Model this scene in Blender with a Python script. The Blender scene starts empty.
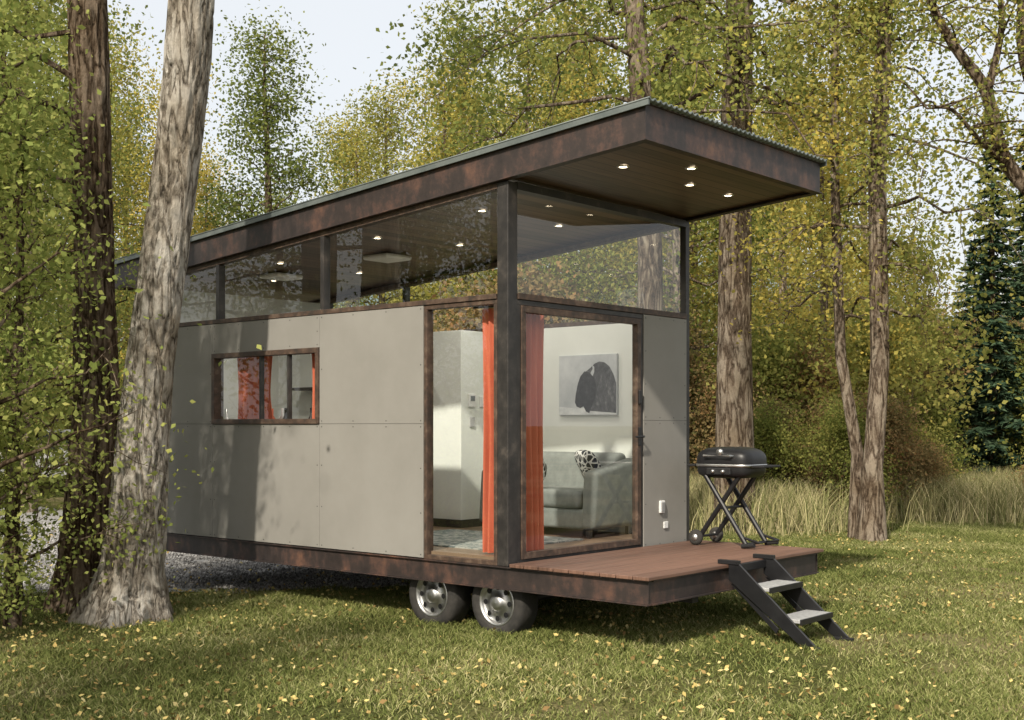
import bpy, math, random
import numpy as np
from mathutils import Matrix, Vector, noise
random.seed(3)
scn=bpy.context.scene
COL=scn.collection
# ---------------------------------------------------------------- materials
def newmat(name):
    m=bpy.data.materials.new(name); m.use_nodes=True
    nt=m.node_tree; nt.nodes.clear()
    return m,nt,nt.nodes,nt.links
def ramp(N,stops):
    r=N.new('ShaderNodeValToRGB'); e=r.color_ramp.elements
    while len(e)<len(stops): e.new(.5)
    for i,(p,c) in enumerate(stops):
        e[i].position=p; e[i].color=(c[0],c[1],c[2],1)
    return r
def mth(N,L,op,a,b=None,c=None,clamp=False):
    m=N.new('ShaderNodeMath'); m.operation=op; m.use_clamp=clamp
    for i,v in enumerate((a,b,c)):
        if v is None: continue
        if isinstance(v,(int,float)): m.inputs[i].default_value=v
        else: L.new(v,m.inputs[i])
    return m.outputs[0]
def M(name,c1,c2=None,rough=.6,metal=0.,scale=5,stretch=(1,1,1),bump=0,bscale=40,lo=.35,hi=.65,c3=None,detail=5,bdist=.01,spec=.5):
    m,nt,N,L=newmat(name)
    o=N.new('ShaderNodeOutputMaterial'); p=N.new('ShaderNodeBsdfPrincipled')
    L.new(p.outputs[0],o.inputs[0])
    p.inputs['Roughness'].default_value=rough; p.inputs['Metallic'].default_value=metal
    p.inputs['Specular IOR Level'].default_value=spec
    p.inputs['Base Color'].default_value=(*c1,1)
    tc=N.new('ShaderNodeTexCoord'); mp=N.new('ShaderNodeMapping'); L.new(tc.outputs['Object'],mp.inputs[0])
    mp.inputs['Scale'].default_value=stretch
    if c2:
        n=N.new('ShaderNodeTexNoise'); n.inputs['Scale'].default_value=scale; n.inputs['Detail'].default_value=detail; n.inputs['Roughness'].default_value=.65
        L.new(mp.outputs[0],n.inputs['Vector'])
        st=[(lo,c1),(hi,c2)]
        if c3: st=[(lo,c1),((lo+hi)/2,c2),(hi,c3)]
        r=ramp(N,st); L.new(n.outputs['Fac'],r.inputs[0]); L.new(r.outputs[0],p.inputs['Base Color'])
    if bump:
        n=N.new('ShaderNodeTexNoise'); n.inputs['Scale'].default_value=bscale; n.inputs['Detail'].default_value=3
        L.new(mp.outputs[0],n.inputs['Vector'])
        b=N.new('ShaderNodeBump'); b.inputs['Strength'].default_value=bump; b.inputs['Distance'].default_value=bdist
        L.new(n.outputs['Fac'],b.inputs['Height']); L.new(b.outputs[0],p.inputs['Normal'])
    return m
def emis(name,c,s):
    m,nt,N,L=newmat(name); o=N.new('ShaderNodeOutputMaterial'); e=N.new('ShaderNodeEmission')
    e.inputs[0].default_value=(*c,1); e.inputs[1].default_value=s; L.new(e.outputs[0],o.inputs[0])
    m.cycles.emission_sampling='NONE'; return m
def glassmat(name,tint=(.95,.97,.96)):
    m,nt,N,L=newmat(name); o=N.new('ShaderNodeOutputMaterial')
    t=N.new('ShaderNodeBsdfTransparent'); t.inputs[0].default_value=(*tint,1)
    g=N.new('ShaderNodeBsdfGlossy'); g.inputs['Roughness'].default_value=.01; g.inputs[0].default_value=(1,1,1,1)
    f=N.new('ShaderNodeLayerWeight'); f.inputs[0].default_value=.5
    pw=mth(N,L,'POWER',f.outputs['Facing'],4.5)
    ma=mth(N,L,'MULTIPLY_ADD',pw,.75,.065)
    x=N.new('ShaderNodeMixShader'); L.new(ma,x.inputs[0]); L.new(t.outputs[0],x.inputs[1]); L.new(g.outputs[0],x.inputs[2]); L.new(x.outputs[0],o.inputs[0])
    return m
def leafmat(name,stops,trans=.45):
    m,nt,N,L=newmat(name); o=N.new('ShaderNodeOutputMaterial')
    a=N.new('ShaderNodeAttribute'); a.attribute_name='rnd'
    oi=N.new('ShaderNodeObjectInfo')
    m2=mth(N,L,'MULTIPLY_ADD',oi.outputs['Random'],.26,-.02)
    m1=mth(N,L,'MULTIPLY_ADD',a.outputs['Fac'],.76,m2)
    r=ramp(N,stops); L.new(m1,r.inputs[0])
    d=N.new('ShaderNodeBsdfDiffuse'); L.new(r.outputs[0],d.inputs[0])
    if trans<=0: L.new(d.outputs[0],o.inputs[0]); return m
    t=N.new('ShaderNodeBsdfTranslucent'); x=N.new('ShaderNodeMixShader'); x.inputs[0].default_value=trans
    L.new(r.outputs[0],t.inputs[0]); L.new(d.outputs[0],x.inputs[1]); L.new(t.outputs[0],x.inputs[2]); L.new(x.outputs[0],o.inputs[0])
    return m
def plankmat(name,axis,pitch,c1,c2,rough=.5,gap=.03):
    m,nt,N,L=newmat(name); o=N.new('ShaderNodeOutputMaterial'); p=N.new('ShaderNodeBsdfPrincipled'); L.new(p.outputs[0],o.inputs[0])
    p.inputs['Roughness'].default_value=rough
    tc=N.new('ShaderNodeTexCoord'); s=N.new('ShaderNodeSeparateXYZ'); L.new(tc.outputs['Object'],s.inputs[0])
    d=mth(N,L,'DIVIDE',s.outputs[axis],pitch)
    fl=mth(N,L,'FLOOR',d); fr=mth(N,L,'FRACT',d)
    w=N.new('ShaderNodeTexWhiteNoise'); w.noise_dimensions='1D'; L.new(fl,w.inputs['W'])
    mp=N.new('ShaderNodeMapping'); sc=[2,2,2]; sc[axis]=45; mp.inputs['Scale'].default_value=sc; L.new(tc.outputs['Object'],mp.inputs[0])
    n=N.new('ShaderNodeTexNoise'); n.inputs['Scale'].default_value=1.3; n.inputs['Detail'].default_value=6; L.new(mp.outputs[0],n.inputs['Vector'])
    b=mth(N,L,'MULTIPLY',n.outputs['Fac'],.9)
    a=mth(N,L,'MULTIPLY_ADD',w.outputs['Value'],.5,b)
    r=ramp(N,[(.3,c1),(.85,c2)]); L.new(a,r.inputs[0])
    g=mth(N,L,'GREATER_THAN',fr,gap)
    mx=N.new('ShaderNodeMixRGB'); L.new(g,mx.inputs[0]); mx.inputs[1].default_value=(.006,.004,.003,1); L.new(r.outputs[0],mx.inputs[2])
    L.new(mx.outputs[0],p.inputs['Base Color'])
    return m
def barkmat(name,dark,mid,light,sc=7):
    m,nt,N,L=newmat(name); o=N.new('ShaderNodeOutputMaterial'); p=N.new('ShaderNodeBsdfDiffuse'); L.new(p.outputs[0],o.inputs[0])
    tc=N.new('ShaderNodeTexCoord'); mp=N.new('ShaderNodeMapping'); mp.inputs['Scale'].default_value=(1,1,.2); L.new(tc.outputs['Object'],mp.inputs[0])
    v=N.new('ShaderNodeTexNoise'); v.inputs['Scale'].default_value=sc; v.inputs['Detail'].default_value=2.5; v.inputs['Roughness'].default_value=.6; v.inputs['Distortion'].default_value=.6; L.new(mp.outputs[0],v.inputs['Vector'])
    s=mth(N,L,'SUBTRACT',v.outputs['Fac'],.5); ab=mth(N,L,'ABSOLUTE',s); fu=mth(N,L,'MULTIPLY',ab,9,None,True)
    mp2=N.new('ShaderNodeMapping'); mp2.inputs['Scale'].default_value=(1,1,.45); L.new(tc.outputs['Object'],mp2.inputs[0])
    n=N.new('ShaderNodeTexNoise'); n.inputs['Scale'].default_value=sc*4.5; n.inputs['Detail'].default_value=6; n.inputs['Roughness'].default_value=.75; L.new(mp2.outputs[0],n.inputs['Vector'])
    k=mth(N,L,'MULTIPLY_ADD',n.outputs['Fac'],1.1,-.3)
    hgt=mth(N,L,'MULTIPLY_ADD',fu,.55,k)
    r=ramp(N,[(.12,dark),(.42,mid),(.85,light)]); L.new(hgt,r.inputs[0])
    big=N.new('ShaderNodeTexNoise'); big.inputs['Scale'].default_value=1.9; big.inputs['Detail'].default_value=4; L.new(tc.outputs['Object'],big.inputs['Vector'])
    br=ramp(N,[(.35,(.70,.64,.56)),(.62,(1.05,1.03,1))]); L.new(big.outputs['Fac'],br.inputs[0])
    mu=N.new('ShaderNodeMixRGB'); mu.blend_type='MULTIPLY'; mu.inputs[0].default_value=1; L.new(r.outputs[0],mu.inputs[1]); L.new(br.outputs[0],mu.inputs[2])
    L.new(mu.outputs[0],p.inputs['Color'])
    b=N.new('ShaderNodeBump'); b.inputs['Strength'].default_value=1; b.inputs['Distance'].default_value=.03; L.new(hgt,b.inputs['Height']); L.new(b.outputs[0],p.inputs['Normal'])
    return m

bark_near=barkmat('bark_cottonwood',(.06,.05,.041),(.33,.30,.26),(.62,.59,.54),11)
bark_dark=barkmat('bark_dark',(.022,.017,.013),(.12,.088,.062),(.30,.24,.185),11)
bark_far=barkmat('bark_brown',(.035,.027,.02),(.155,.12,.092),(.35,.30,.24),9)
LF_green=leafmat('leaf_green',[(.05,(.05,.075,.022)),(.4,(.14,.18,.05)),(.75,(.27,.29,.08)),(1,(.55,.46,.1))],.42)
LF_lime=leafmat('leaf_yellow_green',[(.05,(.085,.115,.028)),(.4,(.24,.265,.07)),(.75,(.45,.41,.12)),(1,(.68,.52,.12))],.45)
LF_young=leafmat('leaf_young',[(.05,(.12,.17,.04)),(.4,(.30,.35,.10)),(.75,(.48,.48,.15)),(1,(.7,.6,.2))],.45)
LF_yel=leafmat('leaf_yellow',[(.05,(.18,.18,.04)),(.4,(.42,.38,.10)),(.8,(.62,.48,.11)),(1,(.76,.48,.08))],.45)
LF_olive=leafmat('leaf_olive',[(.05,(.06,.065,.022)),(.35,(.16,.15,.06)),(.65,(.34,.24,.11)),(1,(.42,.2,.09))],.35)
LF_spruce=leafmat('needle_spruce',[(.1,(.02,.04,.024)),(.6,(.055,.09,.05)),(1,(.1,.14,.08))],0)
LF_fallen=leafmat('leaf_fallen',[(.05,(.18,.11,.05)),(.35,(.42,.30,.11)),(.7,(.60,.48,.18)),(1,(.66,.58,.34))],0)
GR=leafmat('grass_blade',[(.05,(.065,.08,.022)),(.45,(.145,.17,.05)),(.75,(.26,.265,.095)),(1,(.50,.45,.24))],0)
GR_tall=leafmat('grass_dry',[(.1,(.13,.15,.05)),(.4,(.28,.27,.12)),(.8,(.50,.43,.24)),(1,(.62,.55,.36))],0)

def steelmat():
    m,nt,N,L=newmat('rusty_steel'); o=N.new('ShaderNodeOutputMaterial'); p=N.new('ShaderNodeBsdfPrincipled'); L.new(p.outputs[0],o.inputs[0]); p.inputs['Roughness'].default_value=.55
    tc=N.new('ShaderNodeTexCoord')
    n=N.new('ShaderNodeTexNoise'); n.inputs['Scale'].default_value=2.6; n.inputs['Detail'].default_value=8; n.inputs['Roughness'].default_value=.74; L.new(tc.outputs['Object'],n.inputs['Vector'])
    mp=N.new('ShaderNodeMapping'); mp.inputs['Scale'].default_value=(14,14,4); L.new(tc.outputs['Object'],mp.inputs[0])
    n2=N.new('ShaderNodeTexNoise'); n2.inputs['Scale'].default_value=1; n2.inputs['Detail'].default_value=5; L.new(mp.outputs[0],n2.inputs['Vector'])
    k=mth(N,L,'MULTIPLY',n2.outputs['Fac'],.22); f=mth(N,L,'MULTIPLY_ADD',n.outputs['Fac'],.78,k)
    r=ramp(N,[(.36,(.016,.012,.011)),(.49,(.034,.024,.021)),(.56,(.07,.04,.031)),(.66,(.14,.072,.046))]); L.new(f,r.inputs[0]); L.new(r.outputs[0],p.inputs['Base Color'])
    b=N.new('ShaderNodeBump'); b.inputs['Strength'].default_value=.2; b.inputs['Distance'].default_value=.005; L.new(n2.outputs['Fac'],b.inputs['Height']); L.new(b.outputs[0],p.inputs['Normal'])
    return m
steel=steelmat()
steel_dk=M('dark_steel',(.018,.016,.015),(.034,.03,.027),rough=.5,scale=6,c3=(.09,.075,.063),lo=.4,hi=.74,bump=.1)
rustfr=M('rust_frame',(.035,.025,.018),(.075,.045,.03),rough=.6,scale=12,c3=(.14,.10,.07),lo=.35,hi=.7,bump=.1)
panel=M('cement_panel',(.225,.216,.194),(.248,.238,.215),rough=.8,scale=1.1,c3=(.27,.26,.236),lo=.3,hi=.7,bump=.08,bscale=70,bdist=.004,spec=.3)
subst=M('wall_substrate',(.08,.08,.074),rough=.8)
white=M('interior_white',(.68,.70,.66),(.73,.75,.71),rough=.7,scale=2)
ceilm=plankmat('ceiling_wood',1,.11,(.04,.026,.018),(.16,.10,.068),.45,.06)
deckm=plankmat('deck_wood',1,.142,(.085,.045,.03),(.20,.11,.076),.55,.0)
floorm=plankmat('floor_wood',0,.15,(.13,.085,.055),(.26,.18,.12),.4,.02)
black=M('black_metal',(.010,.010,.011),(.016,.016,.017),rough=.4,scale=8,spec=.35)
blackp=M('black_plastic',(.014,.014,.015),(.022,.022,.022),rough=.6,scale=20,spec=.3)
rubber=M('rubber',(.022,.021,.019),(.045,.041,.036),rough=.9,scale=12,bump=.2)
chrome=M('chrome',(.42,.42,.41),(.6,.6,.59),rough=.4,metal=1,scale=6)
alu=M('aluminium_tread',(.42,.42,.41),(.58,.58,.57),rough=.5,metal=.4,scale=30,bump=.3,bscale=120)
orange=M('orange_cloth',(.50,.115,.06),(.62,.165,.09),rough=.9,scale=6,stretch=(1,1,.3),bump=.1,bscale=150)
sofam=M('grey_upholstery',(.16,.175,.168),(.21,.225,.215),rough=.95,scale=12,bump=.2,bscale=220)
roofm=M('roof_metal',(.10,.12,.115),(.17,.19,.18),rough=.5,metal=.3,scale=3)
glass=glassmat('window_glass')
lampm=emis('downlight_glow',(1,.82,.55),14)
pwhite=M('white_plastic',(.7,.7,.68),rough=.4)
canvas=M('picture_canvas',(.36,.38,.40),(.58,.60,.61),rough=.8,scale=3,lo=.3,hi=.7)
bison1=M('picture_bison_fur',(.02,.02,.02),(.07,.07,.072),rough=.85,scale=26,c3=(.22,.22,.22),lo=.35,hi=.75,stretch=(1,1,.6))
bison2=M('picture_bison_head',(.006,.006,.006),(.025,.025,.026),rough=.85,scale=26,c3=(.09,.09,.09),lo=.4,hi=.8)
snowm=M('picture_snow',(.5,.52,.53),(.72,.74,.74),rough=.8,scale=9)
darkwood=M('dark_counter',(.025,.02,.018),(.05,.04,.034),rough=.4,scale=8)
def pillowm():
    m,nt,N,L=newmat('pattern_cloth'); o=N.new('ShaderNodeOutputMaterial'); p=N.new('ShaderNodeBsdfPrincipled'); L.new(p.outputs[0],o.inputs[0]); p.inputs['Roughness'].default_value=.9
    tc=N.new('ShaderNodeTexCoord'); w=N.new('ShaderNodeTexVoronoi'); w.inputs['Scale'].default_value=17; w.feature='DISTANCE_TO_EDGE'; L.new(tc.outputs['Object'],w.inputs['Vector'])
    r=ramp(N,[(.08,(.6,.6,.58)),(.12,(.015,.018,.03))]); L.new(w.outputs['Distance'],r.inputs[0]); L.new(r.outputs[0],p.inputs['Base Color']); return m
pillow=pillowm()
rugm=M('rug_pattern',(.12,.15,.15),(.35,.36,.33),rough=.95,scale=14,lo=.45,hi=.55,detail=3)

# ---------------------------------------------------------------- mesh helpers
def npmesh(name,V,F,mats,mi=None,rnd=None,smooth=False):
    V=np.asarray(V,dtype=np.float32); F=np.asarray(F,dtype=np.int32)
    k=F.shape[1]
    me=bpy.data.meshes.new(name); me.vertices.add(len(V)); me.vertices.foreach_set('co',V.ravel())
    me.loops.add(F.size); me.loops.foreach_set('vertex_index',F.ravel())
    me.polygons.add(len(F)); me.polygons.foreach_set('loop_start',np.arange(len(F),dtype=np.int32)*k)
    for m in mats: me.materials.append(m)
    if mi is not None: me.polygons.foreach_set('material_index',np.asarray(mi,dtype=np.int32))
    if rnd is not None:
        a=me.attributes.new('rnd','FLOAT','FACE'); a.data.foreach_set('value',np.asarray(rnd,dtype=np.float32))
    if smooth: me.polygons.foreach_set('use_smooth',np.ones(len(F),dtype=bool))
    me.update(calc_edges=True); me.validate()
    return me
def obj(name,me,parent=None,loc=None,rot=None,scale=None):
    o=bpy.data.objects.new(name,me); COL.objects.link(o)
    if parent: o.parent=parent
    if loc is not None: o.location=loc
    if rot is not None: o.rotation_euler=rot
    if scale is not None: o.scale=scale
    return o
def pymesh(name,V,F,mat,smooth=False):
    me=bpy.data.meshes.new(name); me.from_pydata([tuple(v) for v in V],[],F); me.update()
    if mat: me.materials.append(mat)
    if smooth:
        for p in me.polygons: p.use_smooth=True
    return me
TH=math.radians(49.3)
HM=Matrix.Translation((-.03,9.41,0))@Matrix.Rotation(TH,4,'Z')
OFF={}
def group(name,loc=(0,0,0)):
    e=bpy.data.objects.new(name,None); COL.objects.link(e); e.empty_display_size=.2
    e.matrix_world=HM@Matrix.Translation(loc); OFF[e.name]=Vector(loc); return e
def addpart(par,name,V,F,mat,smooth=False,bev=0,seg=2):
    off=OFF[par.name]
    V=[Vector(v)-off for v in V]
    o=obj(name,pymesh(name,V,F,mat,smooth),par)
    if bev:
        b=o.modifiers.new('bev','BEVEL'); b.width=bev; b.segments=seg; b.limit_method='ANGLE'
    return o
BF=[(0,3,2,1),(4,5,6,7),(0,1,5,4),(1,2,6,5),(2,3,7,6),(3,0,4,7)]
def box(par,name,x0,x1,y0,y1,z0,z1,mat,bev=0,seg=2,smooth=False):
    V=[(x0,y0,z0),(x1,y0,z0),(x1,y1,z0),(x0,y1,z0),(x0,y0,z1),(x1,y0,z1),(x1,y1,z1),(x0,y1,z1)]
    return addpart(par,name,V,BF,mat,smooth,bev,seg)
SL=.08; Z0=3.49
def zr(v): return Z0-SL*v
def sbox(par,name,x0,x1,y0,y1,a,b,mat,bev=0):
    V=[(x0,y0,zr(y0)+a),(x1,y0,zr(y0)+a),(x1,y1,zr(y1)+a),(x0,y1,zr(y1)+a),(x0,y0,zr(y0)+b),(x1,y0,zr(y0)+b),(x1,y1,zr(y1)+b),(x0,y1,zr(y1)+b)]
    return addpart(par,name,V,BF,mat,False,bev)
def hexa(par,name,bot,top,mat,bev=0):
    return addpart(par,name,list(bot)+list(top),BF,mat,False,bev)
def tube_arr(P,R,n=8,caps=False,disp=None,fdisp=0):
    P=np.asarray(P,float); R=np.asarray(R,float); m=len(P)
    T=np.gradient(P,axis=0); T/=np.linalg.norm(T,axis=1)[:,None]+1e-9
    ref=np.array([1.,0,0]) if abs(T[0][0])<.8 else np.array([0,1.,0])
    A=np.cross(T,ref); A/=np.linalg.norm(A,axis=1)[:,None]+1e-9; B=np.cross(T,A)
    th=np.linspace(0,2*math.pi,n,endpoint=False)
    RR=np.repeat(R[:,None],n,1)
    if disp is not None: RR=RR*disp
    V=P[:,None,:]+RR[:,:,None]*(np.cos(th)[None,:,None]*A[:,None,:]+np.sin(th)[None,:,None]*B[:,None,:])
    V=V.reshape(-1,3)
    i=np.arange(m-1)[:,None]*n; j=np.arange(n)[None,:]; j2=(j+1)%n
    F=np.stack([i+j,i+n+j,i+n+j2,i+j2],-1).reshape(-1,4)
    return V,F
def tubepart(par,name,P,r,mat,n=10):
    V,F=tube_arr(P,[r]*len(P),n)
    m=len(P)
    F=[tuple(int(a) for a in f) for f in F]+[tuple(range(n)),tuple(range((m-1)*n,m*n))[::-1]]
    return addpart(par,name,V.tolist(),F,mat,False,0)
def lathe(par,name,c,prof,mat,axis='x',n=32,smooth=True):
    V=[];F=[]
    for r,h in prof:
        for k in range(n):
            t=2*math.pi*k/n
            if axis=='x': V.append((c[0]+h,c[1]+r*math.cos(t),c[2]+r*math.sin(t)))
            elif axis=='y': V.append((c[0]+r*math.cos(t),c[1]+h,c[2]+r*math.sin(t)))
            else: V.append((c[0]+r*math.cos(t),c[1]+r*math.sin(t),c[2]+h))
    for i in range(len(prof)-1):
        for k in range(n):
            a=i*n+k;b=i*n+(k+1)%n
            F.append((a,b,b+n,a+n))
    return addpart(par,name,V,F,mat,smooth)
def superell(par,name,c,a,b,cc,e1,e2,mat,z0=-1,z1=1,rot=None,nu=32,nv=20):
    V=[];F=[]
    def sp(x,e): return math.copysign(abs(x)**e,x)
    v0=-math.pi/2 if z0<0 else 0; v1=math.pi/2 if z1>0 else 0
    for i in range(nv+1):
        ph=v0+(v1-v0)*i/nv
        for k in range(nu):
            t=2*math.pi*k/nu
            p=Vector((a*sp(math.cos(ph),e1)*sp(math.cos(t),e2),b*sp(math.cos(ph),e1)*sp(math.sin(t),e2),cc*sp(math.sin(ph),e1)))
            if rot: p=rot@p
            V.append((c[0]+p.x,c[1]+p.y,c[2]+p.z))
    for i in range(nv):
        for k in range(nu):
            q=i*nu+k;w=i*nu+(k+1)%nu
            F.append((q,w,w+nu,q+nu))
    return addpart(par,name,V,F,mat,True)

# ---------------------------------------------------------------- HOUSE
W=2.55; L=5.0; WT=2.585
H=group('tiny_house')
VF=-1.283
def channel_side(nm,x,sgn):
    xa,xb=sorted((x+sgn*.012,x+sgn*.02)); box(H,nm+'_web',xa,xb,VF+.004,L,.372,.528,steel)
    xa,xb=sorted((x-sgn*.012,x+sgn*.05)); box(H,nm+'_top_flange',xa,xb,VF,L,.5285,.5385,steel)
    box(H,nm+'_bottom_flange',xa,xb,VF,L,.362,.3715,steel)
channel_side('chassis_left',0,1); channel_side('chassis_right',W,-1)
box(H,'chassis_front_web',.022,W-.022,VF+.012,VF+.02,.372,.528,steel)
box(H,'chassis_front_bottom_flange',.052,W-.052,VF-.012,VF+.05,.362,.3715,steel)
box(H,'chassis_front_top_flange',.052,W-.052,VF-.012,VF+.05,.5285,.5385,steel)
box(H,'floor_pan',.06,W-.06,VF+.06,L-.02,.44,.52,steel_dk)
for i in range(9):
    y=VF+.5+i*.65; box(H,'cross_member_%d'%i,.06,W-.06,y,y+.05,.375,.435,steel_dk)
box(H,'axle_beam_1',.7,.78,-1.2,4.9,.30,.37,steel_dk); box(H,'axle_beam_2',1.8,1.88,-1.2,4.9,.30,.37,steel_dk)
for i in range(9):
    y0=VF-.03+i*.142
    box(H,'deck_plank_%d'%i,-.03+random.uniform(-.002,.002),W+.045+random.uniform(-.003,.003),y0+.0035,y0+.1385,.5395,.566+random.uniform(-.001,.001),deckm,.004)
box(H,'floor',.05,W-.05,.06,L-.05,.5395,.60,floorm)
box(H,'corner_post',0,.112,0,.112,.5395,zr(.056)-.004,steel_dk,.006)
box(H,'corner_post',W-.065,W-.001,.003,.065,.5395,zr(.03)-.004,steel_dk,.004)
box(H,'rear_post',.004,.07,L-.07,L-.003,.5395,zr(L)-.004,steel_dk)
box(H,'rear_post',W-.07,W-.004,L-.07,L-.003,.5395,zr(L)-.004,steel_dk)
WL0,WL1=.90,L-.075
w0,w1,wz0,wz1=2.18,3.74,1.63,2.30
zb=.545
g=.0013
pans=[(WL0,w0,zb,1.63),(WL0,w0,1.63,WT),(w0,w1,zb,wz0),(w0,w1,wz1,WT),(w1,WL1,zb,1.63),(w1,WL1,1.63,WT)]
scr_V=[];scr_F=[]
def screw(x,y,z,nx):
    b=len(scr_V)
    for k in range(8):
        t=k*math.pi/4
        if nx: scr_V.append((x,y+.006*math.cos(t),z+.006*math.sin(t)))
        else: scr_V.append((x+.006*math.cos(t),y,z+.006*math.sin(t)))
    scr_F.append(tuple(range(b,b+8)))
for i,(a,b,c,d) in enumerate(pans):
    box(H,'side_panel_%d'%i,-.006,.012,a+g,b-g,c+g,d-g,panel,.001,1)
    box(H,'side_wall_core_%d'%i,.012,.08,a,b,c,d,subst)
    box(H,'side_wall_lining_%d'%i,.0805,.095,a,b,c,d,white)
    ny=max(2,round((b-a)/.4)); nz=max(2,round((d-c)/.4))
    for j in range(ny+1):
        y=a+.03+(b-a-.06)*j/ny
        screw(-.0068,y,c+.025,1); screw(-.0068,y,d-.025,1)
    for j in range(1,nz):
        z=c+(d-c)*j/nz
        screw(-.0068,a+.03,z,1); screw(-.0068,b-.03,z,1)
box(H,'right_wall_panel',W-.012,W+.006,.07,L-.075,zb,WT,panel)
box(H,'right_wall_core',W-.095,W-.012,.07,L-.075,zb,WT,white)
box(H,'back_wall_panel',.075,W-.075,L-.02,L-.002,zb,WT+.45,panel)
box(H,'back_wall_core',.075,W-.075,L-.09,L-.02,zb,WT+.45,white)
def vframe(par,nm,plane,pc,a,b,c,d,t,dep0,dep1,mat,sill=0):
    def bb(n,a0,a1,c0,c1):
        if plane=='x': box(par,n,pc+dep0,pc+dep1,a0,a1,c0,c1,mat,.002,1)
        else: box(par,n,a0,a1,pc+dep0,pc+dep1,c0,c1,mat,.002,1)
    bb(nm+'_left',a,a+t,c+t,d-t); bb(nm+'_right',b-t,b,c+t,d-t); bb(nm+'_head',a,b,d-t,d); bb(nm+'_sill',a,b,c,c+t)
def pane(par,nm,plane,pc,a,b,c,d,mat=None):
    if plane=='x': V=[(pc,a,c),(pc,b,c),(pc,b,d),(pc,a,d)]
    else: V=[(a,pc,c),(b,pc,c),(b,pc,d),(a,pc,d)]
    return addpart(par,nm,V,[(0,1,2,3)],mat or glass)
vframe(H,'side_window_frame','x',0,w0,w1,wz0,wz1,.045,-.022,.09,rustfr)
for k,vv in enumerate((2.62,3.02)):
    box(H,'side_window_mullion_%d'%k,.0,.04,vv-.012,vv+.012,wz0+.045,wz1-.045,steel_dk)
pane(H,'side_window_glass','x',.02,w0+.045,w1-.045,wz0+.045,wz1-.045)
def rail_x(nm,x0,x1,y0,y1,z0,z1,m=rustfr): box(H,nm,x0,x1,y0,y1,z0,z1,m,.002,1)
rail_x('side_transom_rail',-.012,.09,.1125,L-.0705,WT+.003,WT+.043)
sbox(H,'side_head_rail',.002,.08,.1125,L-.0705,-.045,-.003,rustfr)
for k,vv in enumerate((2.15,3.67)):
    hexa(H,'clerestory_mullion_%d'%k,[(.0,vv-.025,WT+.044),(.07,vv-.025,WT+.044),(.07,vv+.025,WT+.044),(.0,vv+.025,WT+.044)],
        [(.0,vv-.025,zr(vv)-.048),(.07,vv-.025,zr(vv)-.048),(.07,vv+.025,zr(vv)-.048),(.0,vv+.025,zr(vv)-.048)],steel_dk)
for k,(a,b) in enumerate(((.1125,2.125),(2.175,3.645),(3.695,L-.0705))):
    addpart(H,'clerestory_glass_%d'%k,[(.035,a,WT+.043),(.035,b,WT+.043),(.035,b,zr(b)-.045),(.035,a,zr(a)-.045)],[(0,1,2,3)],glass)
    addpart(H,'far_clerestory_glass_%d'%k,[(W-.035,a,WT+.043),(W-.035,b,WT+.043),(W-.035,b,zr(b)-.045),(W-.035,a,zr(a)-.045)],[(0,1,2,3)],glass)
rail_x('far_transom_rail',W-.09,W+.012,.0655,L-.0705,WT+.003,WT+.043)
sbox(H,'far_head_rail',W-.08,W-.002,.0655,L-.0705,-.045,-.003,rustfr)
for k,vv in enumerate((2.15,3.67)):
    hexa(H,'far_clerestory_mullion_%d'%k,[(W-.07,vv-.025,WT+.044),(W,vv-.025,WT+.044),(W,vv+.025,WT+.044),(W-.07,vv+.025,WT+.044)],
        [(W-.07,vv-.025,zr(vv)-.048),(W,vv-.025,zr(vv)-.048),(W,vv+.025,zr(vv)-.048),(W-.07,vv+.025,zr(vv)-.048)],steel_dk)
vframe(H,'corner_window_frame','x',0,.1125,WL0,.5395,WT+.001,.035,.0,.075,rustfr)
pane(H,'corner_window_glass','x',.03,.147,WL0-.035,.575,WT-.034)
vframe(H,'door_casing','y',0,.1125,1.80,.5395,WT+.001,.04,.002,.09,steel_dk)
vframe(H,'door_leaf','y',0,.155,1.757,.582,WT-.042,.052,-.008,.05,rustfr)
pane(H,'door_glass','y',.02,.207,1.705,.634,WT-.094)
rail_x('front_transom_rail',.1125,W-.0655,-.012,.09,WT+.003,WT+.05)
box(H,'front_head_beam',.1125,W-.0655,.0,.10,zr(0)-.06,zr(0)+.0,steel_dk)
pane(H,'front_upper_glass','y',.035,.1125,W-.0655,WT+.05,zr(0)-.06)
box(H,'door_keypad',1.708,1.748,-.03,-.0085,1.80,1.92,black,.006)
box(H,'door_handle_plate',1.71,1.746,-.022,-.0085,1.44,1.60,black,.004)
tubepart(H,'door_lever',[(1.728,-.02,1.52),(1.728,-.06,1.52),(1.70,-.065,1.52),(1.60,-.065,1.518)],.010,black)
fz=1.66
for i,(c,d) in enumerate(((zb,fz),(fz,WT))):
    box(H,'front_panel_%d'%i,1.80+g,W-.066,-.006,.012,c+g,d-g,panel,.001,1)
    box(H,'front_wall_core_%d'%i,1.801,W-.066,.012,.08,c,d,subst)
    box(H,'front_wall_lining_%d'%i,1.801,W-.096,.0805,.093,c,d,white)
    nz=3
    for j in range(nz+1):
        z=c+.03+(d-c-.06)*j/nz
        screw(1.83,-.0068,z,0); screw(W-.095,-.0068,z,0)
    for j in (1,2):
        screw(1.83+j*.22,-.0068,c+.025,0); screw(1.83+j*.22,-.0068,d-.025,0)
addpart(H,'panel_screws',scr_V,scr_F,steel_dk)
box(H,'outdoor_socket',2.03,2.10,-.03,-.0065,.84,.95,pwhite,.006)
box(H,'socket_cover',2.042,2.088,-.036,-.0305,.855,.935,M('socket_grey',(.25,.25,.25)),.003)
box(H,'socket_plate',2.10,2.165,-.02,-.0065,.70,.76,pwhite,.004)
RB=5.55
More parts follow.
